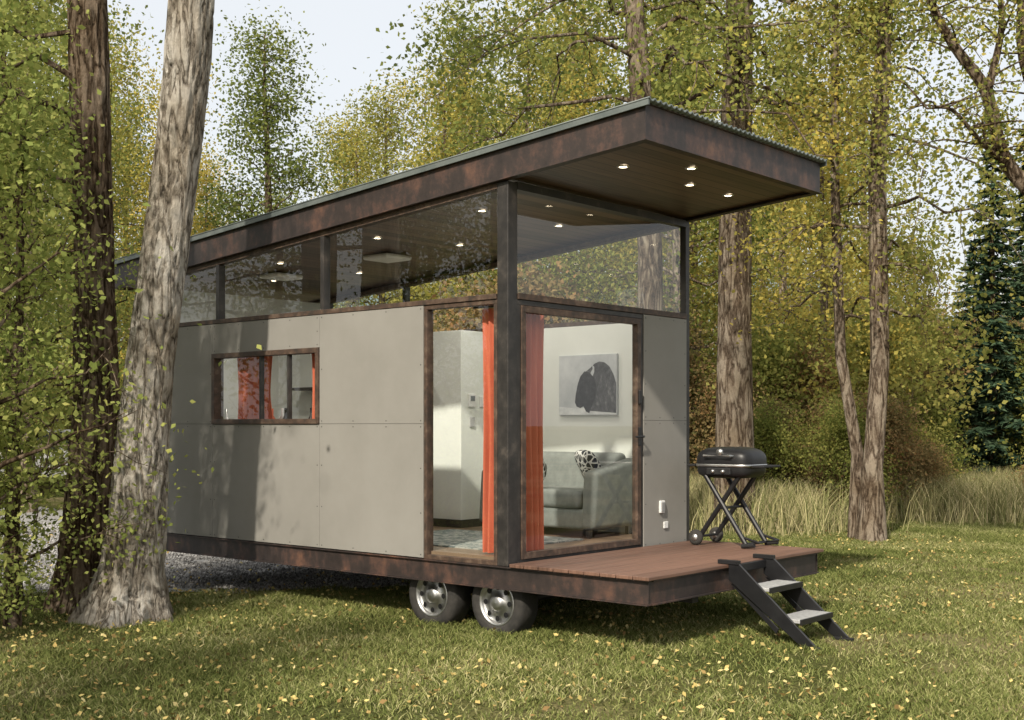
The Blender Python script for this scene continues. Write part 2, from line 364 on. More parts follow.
sbox(H,'fascia_left_web',-.028,-.02,VF+.01,RB,.008,.25,steel)
sbox(H,'fascia_left_lower_flange',-.045,.03,VF-.012,RB,0,.008,steel)
sbox(H,'fascia_left_upper_flange',-.045,.03,VF-.012,RB,.2505,.259,steel)
sbox(H,'fascia_right_web',W+.02,W+.028,VF+.01,RB,.008,.25,steel)
sbox(H,'fascia_right_lower_flange',W-.03,W+.045,VF-.012,RB,0,.008,steel)
sbox(H,'fascia_right_upper_flange',W-.03,W+.045,VF-.012,RB,.2505,.259,steel)
sbox(H,'fascia_front_web',-.0275,W+.0275,VF+.001,VF+.0095,.0085,.25,steel)
sbox(H,'fascia_front_lower_flange',.0305,W-.0305,VF-.012,VF+.05,0,.008,steel)
sbox(H,'fascia_front_upper_flange',.0305,W-.0305,VF-.012,VF+.05,.2505,.259,steel)
sbox(H,'fascia_back_web',-.019,W+.019,RB-.01,RB,.0085,.25,steel)
sbox(H,'ceiling_boards',-.0195,W+.0195,VF+.0505,RB-.011,.03,.05,ceilm)
sbox(H,'roof_deck',-.018,W+.018,VF+.011,RB-.012,.06,.245,steel_dk)
nx=300
V=[];F=[]
for j,(y) in enumerate((VF-.05,RB+.03)):
    for i in range(nx+1):
        x=-.065+(W+.13)*i/nx
        V.append((x,y,zr(y)+.276+.010*math.sin(x*2*math.pi/.068)))
for i in range(nx): F.append((i,i+1,nx+2+i,nx+1+i))
o=addpart(H,'corrugated_roof',V,F,roofm,True); sm=o.modifiers.new('s','SOLIDIFY'); sm.thickness=.012
sbox(H,'roof_edge_trim',-.062,-.0465,VF-.045,RB,.23,.268,roofm); sbox(H,'roof_edge_trim',W+.0465,W+.062,VF-.045,RB,.23,.268,roofm)
def dl(x,y,power,spot=True):
    z=zr(y)+.029
    n=20
    V=[(x+.032*math.cos(2*math.pi*k/n),y+.032*math.sin(2*math.pi*k/n),z-.004) for k in range(n)]
    addpart(H,'downlight',V,[tuple(range(n))],lampm)
    lathe(H,'downlight_trim',(x,y,z),[(.034,-.001),(.034,-.008),(.048,-.006),(.05,0)],chrome,'z',20)
    if spot:
        li=bpy.data.lights.new('downlight_lamp','SPOT'); li.energy=power; li.spot_size=2.6; li.spot_blend=.6; li.color=(1,.92,.80); li.shadow_soft_size=.05
        lo=bpy.data.objects.new('downlight_lamp',li); COL.objects.link(lo); lo.parent=H; lo.location=(x,y,z-.03)
for (x,y) in ((.52,-.70),(1.45,-.70),(2.05,-.70),(1.0,-1.0)): dl(x,y,0,False)
for (x,y,s) in ((.7,.9,1),(1.75,.9,1),(.7,2.2,0),(1.6,2.0,1),(.7,3.6,1),(1.75,3.6,0),(1.25,4.4,0)): dl(x,y,40,s)
box(H,'ceiling_vent',1.15,1.5,2.55,2.9,zr(2.7)-.03,zr(2.7)+.015,pwhite,.02)
box(H,'ceiling_vent',.9,1.25,3.9,4.2,zr(4)-.03,zr(4)+.015,pwhite,.02)
box(H,'bathroom_partition',1.83,W-.10,2.2,L-.095,.601,2.56,white,.004)
box(H,'baseboard',1.82,1.829,2.19,L-.1,.601,.68,steel_dk); box(H,'baseboard',1.82,W-.1,2.19,2.199,.601,.68,steel_dk)
box(H,'thermostat',1.93,2.03,2.18,2.199,1.80,1.93,pwhite,.006)
box(H,'thermostat_screen',1.95,2.01,2.176,2.1795,1.86,1.91,M('grey_screen',(.15,.17,.18)),.001)
box(H,'switch_plate',2.10,2.17,2.187,2.199,1.80,1.91,pwhite,.004)
box(H,'switch_plate',1.95,2.02,2.187,2.199,1.60,1.70,M('light_grey_plate',(.4,.4,.4)),.004)
box(H,'kitchen_cabinet',.10,.66,2.25,4.85,.601,1.44,darkwood,.005)
box(H,'kitchen_counter',.0955,.70,2.22,4.88,1.441,1.48,blackp,.004)
box(H,'bathroom_door',1.815,1.829,2.75,3.45,.61,2.5,M('door_grey',(.3,.3,.29),rough=.5),.003)
box(H,'bar_table_top',1.0,1.5,2.5,3.06,1.42,1.46,darkwood,.004); box(H,'bar_table_leg',1.22,1.28,2.75,2.81,.601,1.42,steel_dk)
box(H,'kitchen_shelf',1.62,1.814,2.6,4.6,2.0,2.03,darkwood)
for i in range(9):
    y=2.7+i*.2; r=.03+random.random()*.02
    lathe(H,'bottle_%d'%i,(.35+random.random()*.2,y,1.481),[(.001,0),(r,.002),(r,.16+random.random()*.06),(r*.4,.23),(r*.38,.30),(.001,.30)],random.choice([chrome,black,pwhite,orange]),'z',14)
box(H,'rug',.35,1.6,.5,2.1,.601,.612,rugm)

def curtain(name,plane,pc,a,b,z0,z1,folds,amp=.035):
    c=group(name,((pc if plane=='x' else (a+b)/2),(pc if plane=='y' else (a+b)/2),z0))
    n=folds*12; m=14; V=[];F=[]
    for j in range(m+1):
        q=j/m; z=z1+(z0-z1)*q
        for i in range(n+1):
            s=i/n; s2=.5+(s-.5)*(1-.15*math.sin(math.pi*min(1,q*1.1)))
            w=amp*(.45+.55*q)*math.sin(s*folds*2*math.pi+.5*math.sin(q*3+s*5))+.008*math.sin(s*41+q*7)
            u=a+(b-a)*s2
            V.append((pc+w,u,z) if plane=='x' else (u,pc+w,z))
    for j in range(m):
        for i in range(n):
            q=j*(n+1)+i; F.append((q,q+1,q+n+2,q+n+1))
    addpart(c,'cloth',V,F,orange,True)
    if plane=='x': tubepart(c,'rod',[(pc,a-.1,z1+.015),(pc,b+.1,z1+.015)],.01,black)
    else: tubepart(c,'rod',[(a-.05,pc,z1+.015),(b+.1,pc,z1+.015)],.01,black)
    return c
curtain('orange_curtain','x',.16,.13,.40,.615,2.54,4)
curtain('orange_curtain','y',.16,.22,.62,.615,2.54,5)
curtain('orange_curtain','x',.145,3.02,3.56,1.55,2.36,6,.028)
curtain('orange_curtain','x',.145,2.14,2.46,1.55,2.36,4,.025)
S=group('sofa',(2.05,1.15,.6))
box(S,'base',1.72,2.42,.52,1.82,.68,.86,sofam,.03,4)
box(S,'seat_cushion',1.70,2.25,.64,1.16,.862,1.03,sofam,.05,5); box(S,'seat_cushion',1.70,2.25,1.165,1.70,.862,1.03,sofam,.05,5)
hexa(S,'backrest',[(2.18,.62,.9),(2.42,.62,.9),(2.42,1.72,.9),(2.18,1.72,.9)],[(2.28,.60,1.36),(2.43,.60,1.36),(2.43,1.74,1.36),(2.28,1.74,1.36)],sofam,.06)
for k,(a,b) in enumerate(((.48,.625),(1.725,1.87))):
    hexa(S,'armrest_%d'%k,[(1.70,a,.68),(2.42,a,.68),(2.42,b,.68),(1.70,b,.68)],[(1.74,a-.02,1.20),(2.43,a-.02,1.32),(2.43,b,1.32),(1.74,b,1.20)],sofam,.05)
for k,(x,y) in enumerate(((1.76,.56),(1.76,1.78),(2.36,.56),(2.36,1.78))): box(S,'leg_%d'%k,x-.02,x+.02,y-.02,y+.02,.601,.679,darkwood)
for o in S.children:
    if o.name.split('.')[0] in('seat_cushion','backrest','armrest_0','armrest_1','base'):
        for m_ in o.modifiers: m_.segments=6
        for p_ in o.data.polygons: p_.use_smooth=True
pr=Matrix.Rotation(math.radians(60),3,'Y')
for (c,rz) in (((2.10,.80,1.22),-.5),((2.12,1.60,1.21),.4)):
    P=group('throw_pillow',c)
    superell(P,'cushion',c,.19,.19,.07,.9,.55,pillow,rot=Matrix.Rotation(rz,3,'Z')@pr)
PIC=group('bison_picture',(2.45,1.08,2.0))
box(PIC,'canvas',2.425,2.4545,.735,1.435,1.715,2.30,canvas,.003)
def pic(nm,pts,x,mat): addpart(PIC,nm,[(x,y,z) for y,z in pts],[tuple(range(len(pts)))],mat)
pic('snow_print',[(1.43,1.80),(1.43,1.72),(.742,1.72),(.742,1.77),(.95,1.80),(1.2,1.78)],2.4242,snowm)
pic('bison_body_print',[(1.10,1.76),(.742,1.735),(.742,2.02),(.77,2.10),(.82,2.18),(.88,2.22),(.94,2.23),(1.0,2.21),(1.05,2.17),(1.10,2.14),(1.16,2.06),(1.19,1.95)],2.4236,bison1)
pic('bison_head_print',[(1.235,1.84),(1.215,1.80),(1.17,1.785),(1.13,1.80),(1.10,1.75),(1.06,1.735),(1.03,1.80),(.99,1.87),(.97,1.97),(1.0,2.07),(1.06,2.13),(1.12,2.14),(1.17,2.09),(1.20,2.02),(1.225,1.92)],2.4230,bison2)
pic('bison_horn_print',[(1.02,2.09),(1.0,2.13),(1.0,2.18),(1.025,2.20),(1.02,2.16),(1.045,2.12)],2.4224,canvas)

def wheel(nm,c,r,rr,wd,par):
    x=c[0]
    lathe(par,nm+'_tyre',c,[(rr,.0),(rr+.01,-.012),(r-.05,-.018),(r-.015,-.005),(r,.02),(r,wd-.02),(r-.02,wd),(rr,wd)],rubber,'x',40)
    lathe(par,nm+'_rim',c,[(rr+.004,-.008),(rr-.008,-.014),(rr-.016,.01),(rr-.03,.03),(rr*.62,.012),(rr*.38,.02),(rr*.36,-.012),(rr*.18,-.02),(.001,-.022)],chrome,'x',40)
    for k in range(8):
        t=k*math.pi/4
        n=12; cy=c[1]+rr*.70*math.cos(t); cz=c[2]+rr*.70*math.sin(t)
        V=[(x+.004,cy+.022*math.cos(q*2*math.pi/n),cz+.022*math.sin(q*2*math.pi/n)) for q in range(n)]
        addpart(par,nm+'_slot_%d'%k,V,[tuple(range(n))],black)
for i,v in enumerate((.20,.906)):
    wheel('wheel_left_%d'%i,(.10,v,.235),.275,.175,.19,H)
    lathe(H,'wheel_right_%d'%i,(W-.3,v,.235),[(.05,0),(.175,0),(.265,0),(.275,.02),(.275,.17),(.255,.19),(.05,.19)],rubber,'x',30)
    tubepart(H,'axle_%d'%i,[(.2,v,.235),(W-.2,v,.235)],.035,steel_dk)
ST=group('folding_steps',(1.3,-1.3,0))
def plate(par,nm,x0,x1,poly,mat):
    n=len(poly); V=[(x0,y,z) for y,z in poly]+[(x1,y,z) for y,z in poly]
    F=[tuple(range(n))[::-1],tuple(range(n,2*n))]+[(i,(i+1)%n,n+(i+1)%n,n+i) for i in range(n)]
    addpart(par,nm,V,F,mat,False,.003,1)
for k,x in enumerate((1.03,1.56)):
    plate(ST,'stringer_%d'%k,x,x+.022,[(-1.31,.575),(-1.40,.575),(-2.02,.03),(-2.02,0),(-1.93,0),(-1.31,.45)],black)
    plate(ST,'foot_%d'%k,x-.012,x+.034,[(-1.90,0),(-2.06,0),(-2.06,.022),(-1.90,.022)],blackp)
    plate(ST,'folding_arm_%d'%k,x+.023,x+.035,[(-1.31,.42),(-1.36,.42),(-1.72,.12),(-1.70,.08)],black)
    plate(ST,'mount_%d'%k,x-.01,x+.03,[(-1.22,.568),(-1.40,.568),(-1.40,.60),(-1.22,.60)],black)
for k,(y,z) in enumerate(((-1.62,.385),(-1.87,.175))):
    box(ST,'tread_%d'%k,1.053,1.559,y-.02,y+.19,z,z+.028,alu,.004)
    box(ST,'tread_nose_%d'%k,1.053,1.559,y-.034,y-.021,z-.012,z+.03,black,.003)
box(ST,'top_bar',1.053,1.559,-1.335,-1.30,.50,.56,black,.004)
GP=(2.36,-.55,.57)
G=group('barbecue_grill',GP)
gx,gy,gz=GP
superell(G,'bowl',(gx,gy,1.255),.21,.27,.10,.5,.45,black,z1=0)
superell(G,'lid',(gx,gy,1.285),.215,.275,.145,.6,.45,black,z0=0)
superell(G,'rim_band',(gx,gy,1.27),.22,.28,.016,.3,.45,chrome)
tubepart(G,'lid_handle',[(gx-.19,gy-.14,1.35),(gx-.25,gy-.13,1.355),(gx-.25,gy+.13,1.355),(gx-.19,gy+.14,1.35)],.011,chrome)
lathe(G,'thermometer',(gx-.19,gy,1.385),[(.03,0),(.03,-.02),(.001,-.022)],chrome,'x',16)
box(G,'side_shelf',gx-.15,gx+.15,gy-.40,gy-.285,1.255,1.275,blackp,.006)
box(G,'side_shelf',gx-.15,gx+.15,gy+.285,gy+.37,1.255,1.275,blackp,.006)
box(G,'control_panel',gx-.225,gx-.19,gy-.12,gy+.12,1.19,1.25,blackp,.008)
for k in (-1,1): lathe(G,'knob_%d'%k,(gx-.225,gy+.05*k,1.22),[(.016,0),(.014,-.02),(.001,-.021)],chrome,'x',14)
for k,x in enumerate((gx-.17,gx+.17)):
    tubepart(G,'leg_a_%d'%k,[(x,gy+.16,1.18),(x,gy-.24,.60)],.022,black)
    tubepart(G,'leg_b_%d'%k,[(x+.03*(1-2*k),gy-.16,1.18),(x+.03*(1-2*k),gy+.24,.635)],.022,black)
    lathe(G,'wheel_%d'%k,(x-.02,gy+.25,.635),[(.02,-.015),(.045,-.018),(.066,-.01),(.068,.015),(.045,.03),(.02,.028),(.001,.028)],rubber,'x',24)
    lathe(G,'hub_%d'%k,(x-.02,gy+.25,.635),[(.03,-.019),(.02,-.028),(.001,-.03)],chrome,'x',16)
for y,z in ((gy+.16,1.18),(gy-.16,1.18),(gy-.24,.60),(gy+.24,.64),(gy,.90)):
    tubepart(G,'cross_bar',[(gx-.17,y,z),(gx+.17,y,z)],.012,black)
tubepart(G,'foot',[(gx-.2,gy-.22,.585),(gx-.2,gy-.34,.60)],.02,blackp); tubepart(G,'foot',[(gx+.2,gy-.22,.585),(gx+.2,gy-.34,.60)],.02,blackp)
tubepart(G,'pull_handle',[(gx-.17,gy-.20,.66),(gx-.17,gy-.36,.62),(gx+.17,gy-.36,.62),(gx+.17,gy-.20,.66)],.012,black)

# ---------------------------------------------------------------- TREES
def leaves(C,s,g,upb=.5):
    n=len(C)
    nn=g.normal(size=(n,3)); nn[:,2]+=upb; nn/=np.linalg.norm(nn,axis=1)[:,None]
    a=np.cross(nn,g.normal(size=(n,3))); a/=np.linalg.norm(a,axis=1)[:,None]; b=np.cross(nn,a)
    sz=(s*g.uniform(.6,1.3,n))[:,None]
    V=np.empty((n,4,3)); V[:,0]=C+a*sz; V[:,1]=C+b*sz*.62-a*sz*.15; V[:,2]=C-a*sz*.85; V[:,3]=C-b*sz*.62-a*sz*.15
    F=np.arange(n*4).reshape(n,4)
    return V.reshape(-1,3),F
def gen_tree(name,seed,Ht,r0,bark,leafm,cb=.3,R=3,nb=26,nleaf=15000,ls=.06,droop=.25,spread=.3,e0=.2,e1=1.0,path=None,radii=None,dense=False,azc=None,azw=math.pi,subs=5,tn=10,brf=.36):
    g=np.random.default_rng(seed)
    if path is None:
        k=9; zz=np.linspace(0,Ht,k); wob=np.cumsum(g.normal(size=(k,2))*.025*Ht/8,axis=0); wob[0]=0
        path=np.column_stack([wob[:,0],wob[:,1],zz])
        radii=r0*((1-zz/Ht)**.75)+.012; radii[0]*=1.3
    path=np.asarray(path,float); radii=np.asarray(radii,float)
    d=np.r_[0,np.cumsum(np.linalg.norm(np.diff(path,axis=0),axis=1))]; tt=d/d[-1]
    def T(t): return np.array([np.interp(t,tt,path[:,i]) for i in range(3)])
    Vs=[];Fs=[];mi=[];off=0
    def add(V,F,m):
        nonlocal off
        Vs.append(V);Fs.append(F+off);mi.append(np.full(len(F),m)); off+=len(V)
    if dense:
        m=300; n=72; ts=np.linspace(0,1,m)**1.4
        P=np.array([T(t) for t in ts])
        for _ in range(6): P[1:-1]=.5*P[1:-1]+.25*(P[2:]+P[:-2])
        rr=np.interp(ts,tt,radii)
        D=np.empty((m,n))
        for i in range(m):
            fl=math.exp(-max(0,P[i][2])/.35)
            for j in range(n):
                th=2*math.pi*j/n
                q=Vector((math.cos(th)*4.2,math.sin(th)*4.2,P[i][2]*1.3+seed))
                a=abs(noise.noise(q*1.5))
                a=-max(0,1-a*6)
                b=noise.noise(Vector((math.cos(th)*1.0,math.sin(th)*1.0,P[i][2]*.7+seed)))
                c=noise.noise(q*4+Vector((3,1,0)))
                D[i,j]=1+.12*a+.13*b+.05*c+fl*.35*(.3+max(0,math.sin(th*5+seed)))
        V,F=tube_arr(P,rr,n,disp=D)
    else: V,F=tube_arr(path,radii,tn)
    add(V,F,0)
    anchors=[];wts=[]
    for i in range(nb):
        s=(i+.5)/nb; t=cb+(.985-cb)*s
        az=i*2.39996+g.normal()*.4
        if azc is not None: az=azc+g.uniform(-azw,azw)
        el=e0+(e1-e0)*s+g.normal()*.12
        ln=R*(.55+.45*math.sin(math.pi*min(1,s*1.3+.12)))*(1-.55*s)*g.uniform(.65,1.15)
        dr=np.array([math.cos(az)*math.cos(el),math.sin(az)*math.cos(el),math.sin(el)])
        p0=T(t); ks=np.linspace(0,1,7)[:,None]
        P=p0+dr*ln*ks; P[:,2]-=droop*ln*(ks[:,0]**2); P[1:]+=g.normal(size=(6,3))*.035*ln
        rb=max(.012,np.interp(t,tt,radii)*brf)
        V,F=tube_arr(P,rb*(1-.85*ks[:,0]),6); add(V,F,0)
        cw=g.uniform(.25,1.6)
        for sidx in range(subs):
            k=g.uniform(.3,1.0); b=np.array([np.interp(k,ks[:,0],P[:,c]) for c in range(3)])
            dd=dr+g.normal(size=3)*.65; dd/=np.linalg.norm(dd); l2=ln*g.uniform(.2,.42)
            q=np.linspace(0,1,5)[:,None]; Q=b+dd*l2*q; Q[:,2]-=droop*1.3*l2*q[:,0]**2; Q[1:]+=g.normal(size=(4,3))*.04*l2
            V,F=tube_arr(Q,max(.005,rb*.28)*(1-.8*q[:,0]),4); add(V,F,0)
            w=cw*g.uniform(.2,1.5)
            for kk in range(1,5): anchors.append(Q[kk]); wts.append(w)
        for kk in (4,5,6): anchors.append(P[kk]); wts.append(cw)
    anchors=np.array(anchors); wts=np.array(wts); wts/=wts.sum()
    idx=g.choice(len(anchors),nleaf,p=wts)
    C=anchors[idx]+g.normal(size=(nleaf,3))*np.array([spread,spread,spread*.7])
    ok=C[:,2]>.15; C=C[ok]; idx=idx[ok]
    V,F=leaves(C,ls,g); nl=len(F)
    base=sum(len(f) for f in Fs)
    add(V,F,1)
    ar=np.array([.5+.75*noise.noise(Vector(a*(2.2/max(1,R)))) for a in anchors])
    ar=np.clip(ar,0,1)
    rnd=np.r_[np.zeros(base),.5*g.random(nl)+.5*ar[idx]]
    return npmesh(name,np.vstack(Vs),np.vstack(Fs),[bark,leafm],np.concatenate(mi),rnd)
def tree(name,me,x,y,rz=0,s=1): return obj(name,me,None,(x,y,0),(0,0,rz),(s,s,s))

t1=gen_tree('cottonwood_a',11,12,.3,bark_near,LF_green,cb=.52,R=2.8,nb=20,nleaf=7000,ls=.034,spread=.28,droop=.3,dense=True,brf=.25,
  path=[(0,0,-.08),(.05,0,.4),(.14,0,1.41),(.22,0,2.25),(.33,0,3.08),(.44,0,3.91),(.52,0,4.66),(.55,0,5.16),(.7,.2,7.5),(.8,.3,9.5),(.85,.3,12)],
  radii=[.36,.25,.215,.205,.195,.19,.185,.18,.13,.08,.02])
obj('cottonwood_tree',t1,None,(-3.22,10.3,0))
t2=gen_tree('cottonwood_b',23,11,.25,bark_dark,LF_young,cb=.20,R=2.5,nb=30,nleaf=16000,ls=.025,spread=.26,droop=.35,dense=True,brf=.18,
  azc=math.pi*1.05,azw=1.5,
  path=[(0,0,-.08),(.02,0,.96),(.11,0,1.84),(.08,0,2.8),(.07,0,3.6),(.03,0,5.37),(-.1,.1,8),(-.1,.1,11)],radii=[.27,.19,.185,.175,.17,.165,.1,.02])
obj('cottonwood_tree',t2,None,(-3.77,10.9,0))
sp1=gen_tree('sapling_a',31,4.2,.045,bark_dark,LF_young,cb=.12,R=1.15,nb=28,nleaf=6000,ls=.025,spread=.2,droop=.1,e0=.4,e1=1.1)
for (x,y,r,s) in ((-4.0,9.9,0,1),(-4.75,9.6,2,1.1),(-4.6,11.4,4,1.25),(-3.95,9.1,5,1.25)): tree('sapling',sp1,x,y,r,s)
sp2=gen_tree('shrub_a',37,1.9,.025,bark_dark,LF_young,cb=.05,R=.9,nb=26,nleaf=5500,ls=.026,spread=.2,droop=.05,e0=.3,e1=1.2)
for (x,y,r,s) in ((-4.15,9.5,0,.9),(-4.9,10.5,1,1.2)): tree('shrub',sp2,x,y,r,s)

ta=gen_tree('cottonwood_c',41,15,.27,bark_far,LF_lime,cb=.42,R=3.8,nb=28,nleaf=20000,ls=.045,spread=.4,droop=.4,brf=.25,
   path=[(0,0,0),(0,0,3),(.02,0,6),(.1,0,9),(.15,0,12),(.2,0,15)],radii=[.33,.26,.245,.2,.13,.02],tn=20)
tree('cottonwood_tree',ta,3.42,19.0)
tb=gen_tree('cottonwood_d',43,12,.17,bark_far,LF_lime,cb=.25,R=2.3,nb=30,nleaf=16000,ls=.04,spread=.33,droop=.6,brf=.25,
   path=[(0,0,0),(.02,0,1),(.12,0,2.5),(.08,0,5),(.2,0,7.5),(.3,0,12)],radii=[.22,.14,.13,.125,.1,.02],tn=16)
tree('cottonwood_tree',tb,5.0,17.2)
te=gen_tree('cottonwood_f',44,10,.09,bark_far,LF_yel,cb=.3,R=1.8,nb=22,nleaf=8000,ls=.038,spread=.3,droop=.5,
   path=[(0,0,0),(.02,0,1.2),(-.22,0,2.6),(-.3,0,5),(-.3,0,7.5),(-.2,0,10)],radii=[.13,.09,.08,.065,.05,.01],tn=12)
tree('cottonwood_tree',te,4.9,17.6)
tc_=gen_tree('cottonwood_e',47,13,.17,bark_far,LF_green,cb=.44,R=4.6,nb=34,nleaf=20000,ls=.042,spread=.38,droop=.5,brf=.25,
   path=[(0,0,0),(0,0,4),(-.15,0,6.5),(-.35,0,9),(-.4,0,13)],radii=[.2,.17,.15,.1,.02],tn=14)
tree('cottonwood_tree',tc_,1.9,17.0)
def limb_tree():
    g=np.random.default_rng(5); Vs=[];Fs=[];off=0;anc=[]
    def add(P,r0,r1,n=8):
        nonlocal off
        P=np.array(P,float); m=len(P)
        q=np.linspace(0,1,m); qq=np.linspace(0,1,m*4); P2=np.column_stack([np.interp(qq,q,P[:,i]) for i in range(3)])
        for _ in range(3): P2[1:-1]=.5*P2[1:-1]+.25*(P2[2:]+P2[:-2])
        V,F=tube_arr(P2,r0+(r1-r0)*qq,n); Vs.append(V);Fs.append(F+off);off+=len(V); return P2
    add([(6.5,14,0),(6.45,14,2),(6.2,14,3.8),(5.95,14,4.2)],.2,.13,14)
    l1=add([(5.95,14,4.2),(5.53,14,4.62),(5.36,13.9,5.41),(4.96,13.9,5.87),(4.62,13.8,6.43),(4.3,13.8,7.3)],.10,.03)
    l2=add([(6.2,14,3.8),(6.1,14.1,5),(5.8,14.2,6),(5.9,14,7.5)],.10,.04)
    l3=add([(5.36,13.9,5.41),(5.5,13.8,6.1),(5.3,13.7,7.2)],.05,.02)
    l4=add([(5.53,14,4.62),(5.2,13.7,4.75),(4.8,13.5,5.1),(4.5,13.4,5.05)],.035,.01)
    for l in (l1,l2,l3,l4):
        for i in range(16):
            b=l[g.integers(3,len(l))]; d=g.normal(size=3); d[2]=abs(d[2])*.5; d/=np.linalg.norm(d); ln=g.uniform(.4,1.1)
            q=add([b,b+d*ln*.5+g.normal(size=3)*.08,b+d*ln+np.array([0,0,-.25*ln])],.013,.004,4); anc+=list(q[4:])
    anc=np.array(anc); C=anc[g.integers(0,len(anc),5200)]+g.normal(size=(5200,3))*.15
    V,F=leaves(C,.030,g); nb=sum(len(f) for f in Fs); Vs.append(V);Fs.append(F+off)
    return npmesh('aspen_arch',np.vstack(Vs),np.vstack(Fs),[bark_dark,LF_lime],np.r_[np.zeros(nb),np.ones(len(F))],np.r_[np.zeros(nb),g.random(len(F))])
obj('aspen_tree',limb_tree())
def spruce(seed,Ht=8,R=1.5):
    g=np.random.default_rng(seed); Vs=[];Fs=[];off=0;mi=[]
    V,F=tube_arr([(0,0,0),(0,0,Ht*.5),(0,0,Ht)],[.13,.08,.01],8); Vs.append(V);Fs.append(F);mi.append(np.zeros(len(F)));off=len(V)
    Cs=[];Ds=[]
    for i in range(120):
        s=i/120; z=.5+(Ht-.6)*s; az=i*2.4+g.normal()*.2; r=R*(1-s)**.85*g.uniform(.75,1.1)+.08
        d=np.array([math.cos(az),math.sin(az),0]); k=np.linspace(.05,1,int(14+26*(1-s)))[:,None]
        P=np.array([0,0,z])+d*r*k; P[:,2]+=-.35*r*k[:,0]+.2*r*k[:,0]**2.5
        side=np.array([-d[1],d[0],0])
        for sg in (-1,1,0):
            for rep in range(2):
                D=d*.6+side*sg*.8+g.normal(size=(len(P),3))*.25; D[:,2]-=.25; D*=(.12+.22*r*(1-k)*.8); Cs.append(P);Ds.append(D)
    C=np.vstack(Cs);D=np.vstack(Ds); n=len(C); w=np.cross(D,g.normal(size=(n,3))); w/=np.linalg.norm(w,axis=1)[:,None]; w*=.022
    V=np.empty((n,4,3)); V[:,0]=C-w*.6;V[:,1]=C+D*.5-w*1.2;V[:,2]=C+D;V[:,3]=C+D*.5+w*1.2
    F=np.arange(n*4).reshape(n,4)+off; Vs.append(V.reshape(-1,3));Fs.append(F);mi.append(np.ones(n))
    nb=len(Fs[0])
    return npmesh('spruce',np.vstack(Vs),np.vstack(Fs),[bark_dark,LF_spruce],np.concatenate(mi),np.r_[np.zeros(nb),g.random(n)])
spm=spruce(3)
tree('spruce_tree',spm,10.3,26.5,0,.98); tree('spruce_tree',spm,13.4,32,1,1.2); tree('spruce_tree',spm,11.6,31,2,.8)

va=gen_tree('bg_a',101,13,.16,bark_far,LF_lime,cb=.10,R=3.0,nb=42,nleaf=19000,ls=.055,spread=.45,droop=.2)
vb=gen_tree('bg_b',102,12,.15,bark_far,LF_yel,cb=.12,R=2.8,nb=38,nleaf=16000,ls=.055,spread=.45,droop=.15)
vc=gen_tree('bg_c',103,12,.16,bark_dark,LF_green,cb=.12,R=2.9,nb=42,nleaf=19000,ls=.053,spread=.42,droop=.2)
vd=gen_tree('bg_d',104,9,.12,bark_dark,LF_olive,cb=.08,R=2.6,nb=32,nleaf=13000,ls=.055,spread=.4,droop=.15)
ba=gen_tree('bush_a',105,2.6,.03,bark_dark,LF_olive,cb=.04,R=1.6,nb=30,nleaf=8000,ls=.04,spread=.28,droop=.05,e0=.2,e1=1.2)
bb_=gen_tree('bush_b',106,2.4,.03,bark_dark,LF_lime,cb=.04,R=1.5,nb=30,nleaf=8000,ls=.04,spread=.28,droop=.05,e0=.2,e1=1.2)
FO=bpy.data.objects.new('forest',None); COL.objects.link(FO)
def bg(me,x,y,s): obj('forest_tree',me,FO,(x,y,0),(0,0,random.uniform(0,6.28)),(s*random.uniform(.9,1.1),s*random.uniform(.9,1.1),s))
R_=random.Random(12)
bg(vc,-5.9,29,.9)
for (x,y,m,s) in ((-9.0,23,va,.85),(-12,24,vc,1.0),(-10.5,30,va,.9),(-8.7,35,vb,.75),(-4.4,36,vb,.85),(-3.4,33,va,.8),(-1.6,30,vb,.85),(-1.4,37,va,1.05),(.4,29,va,.85),(1.8,33,vb,1.1),(3.8,28,va,1.0),(4.2,34,vb,1.2),(6.7,27,vb,.75),(7.3,33,va,.95),(5.6,38,va,1.3),(9.0,27.5,vd,.6),(15.5,34,va,.8),(-15,24,va,1),(9.8,36,vb,.55)):
    bg(m,x,y,s)
for i in range(32):
    y=R_.uniform(42,64); x=(-.48+.96*((i*.618)%1))*y
    px=512+1236*x/y
    s=R_.uniform(1.05,1.35)
    if 180<px<440: s=R_.uniform(.8,.95)
    if 900<px: s=R_.uniform(.42,.6)
    bg(R_.choice([va,va,vb,vb,vc]),x,y,s)
SH=bpy.data.objects.new('undergrowth',None); COL.objects.link(SH)
for i in range(66):
    y=R_.uniform(23,38); x=(-.48+.96*((i*.618)%1))*y
    if x<-6 and y<30: continue
    s=R_.uniform(.7,1.6)
    obj('bush',R_.choice([ba,ba,bb_]),SH,(x,y,0),(0,0,R_.uniform(0,6)),(s,s,s))
for i in range(26):
    x=R_.uniform(3.2,11); y=R_.uniform(20.6,24); s=R_.uniform(.3,.75)
    obj('bush',R_.choice([ba,bb_]),SH,(x,y,0),(0,0,R_.uniform(0,6)),(s,s,s))
sh=gen_tree('shade_tree',201,11,.16,bark_near,LF_green,cb=.3,R=3.0,nb=24,nleaf=6000,ls=.06,spread=.34,droop=.25)
sh2=gen_tree('shade_tree_b',202,7.5,.05,bark_near,LF_green,cb=.28,R=2.3,nb=22,nleaf=4600,ls=.05,spread=.24,droop=.2)
tree('cottonwood_tree',sh2,-5.6,7.4,0,1.0)  # mostly out of frame, added to throw broken shade on the side wall
for (x,y,r,s) in ((-6.6,-2.5,1,.95),(-.2,-7.0,2,1.0),(5.2,-5.5,3,.8),(-11,2,5,.95),(12,-9,1,1.1),(-8,-13,3,1.1),(15,4,1,.9)):
    tree('cottonwood_tree',sh,x,y,r,s)  # unseen trees, added as shadow casters to dapple the lawn and house

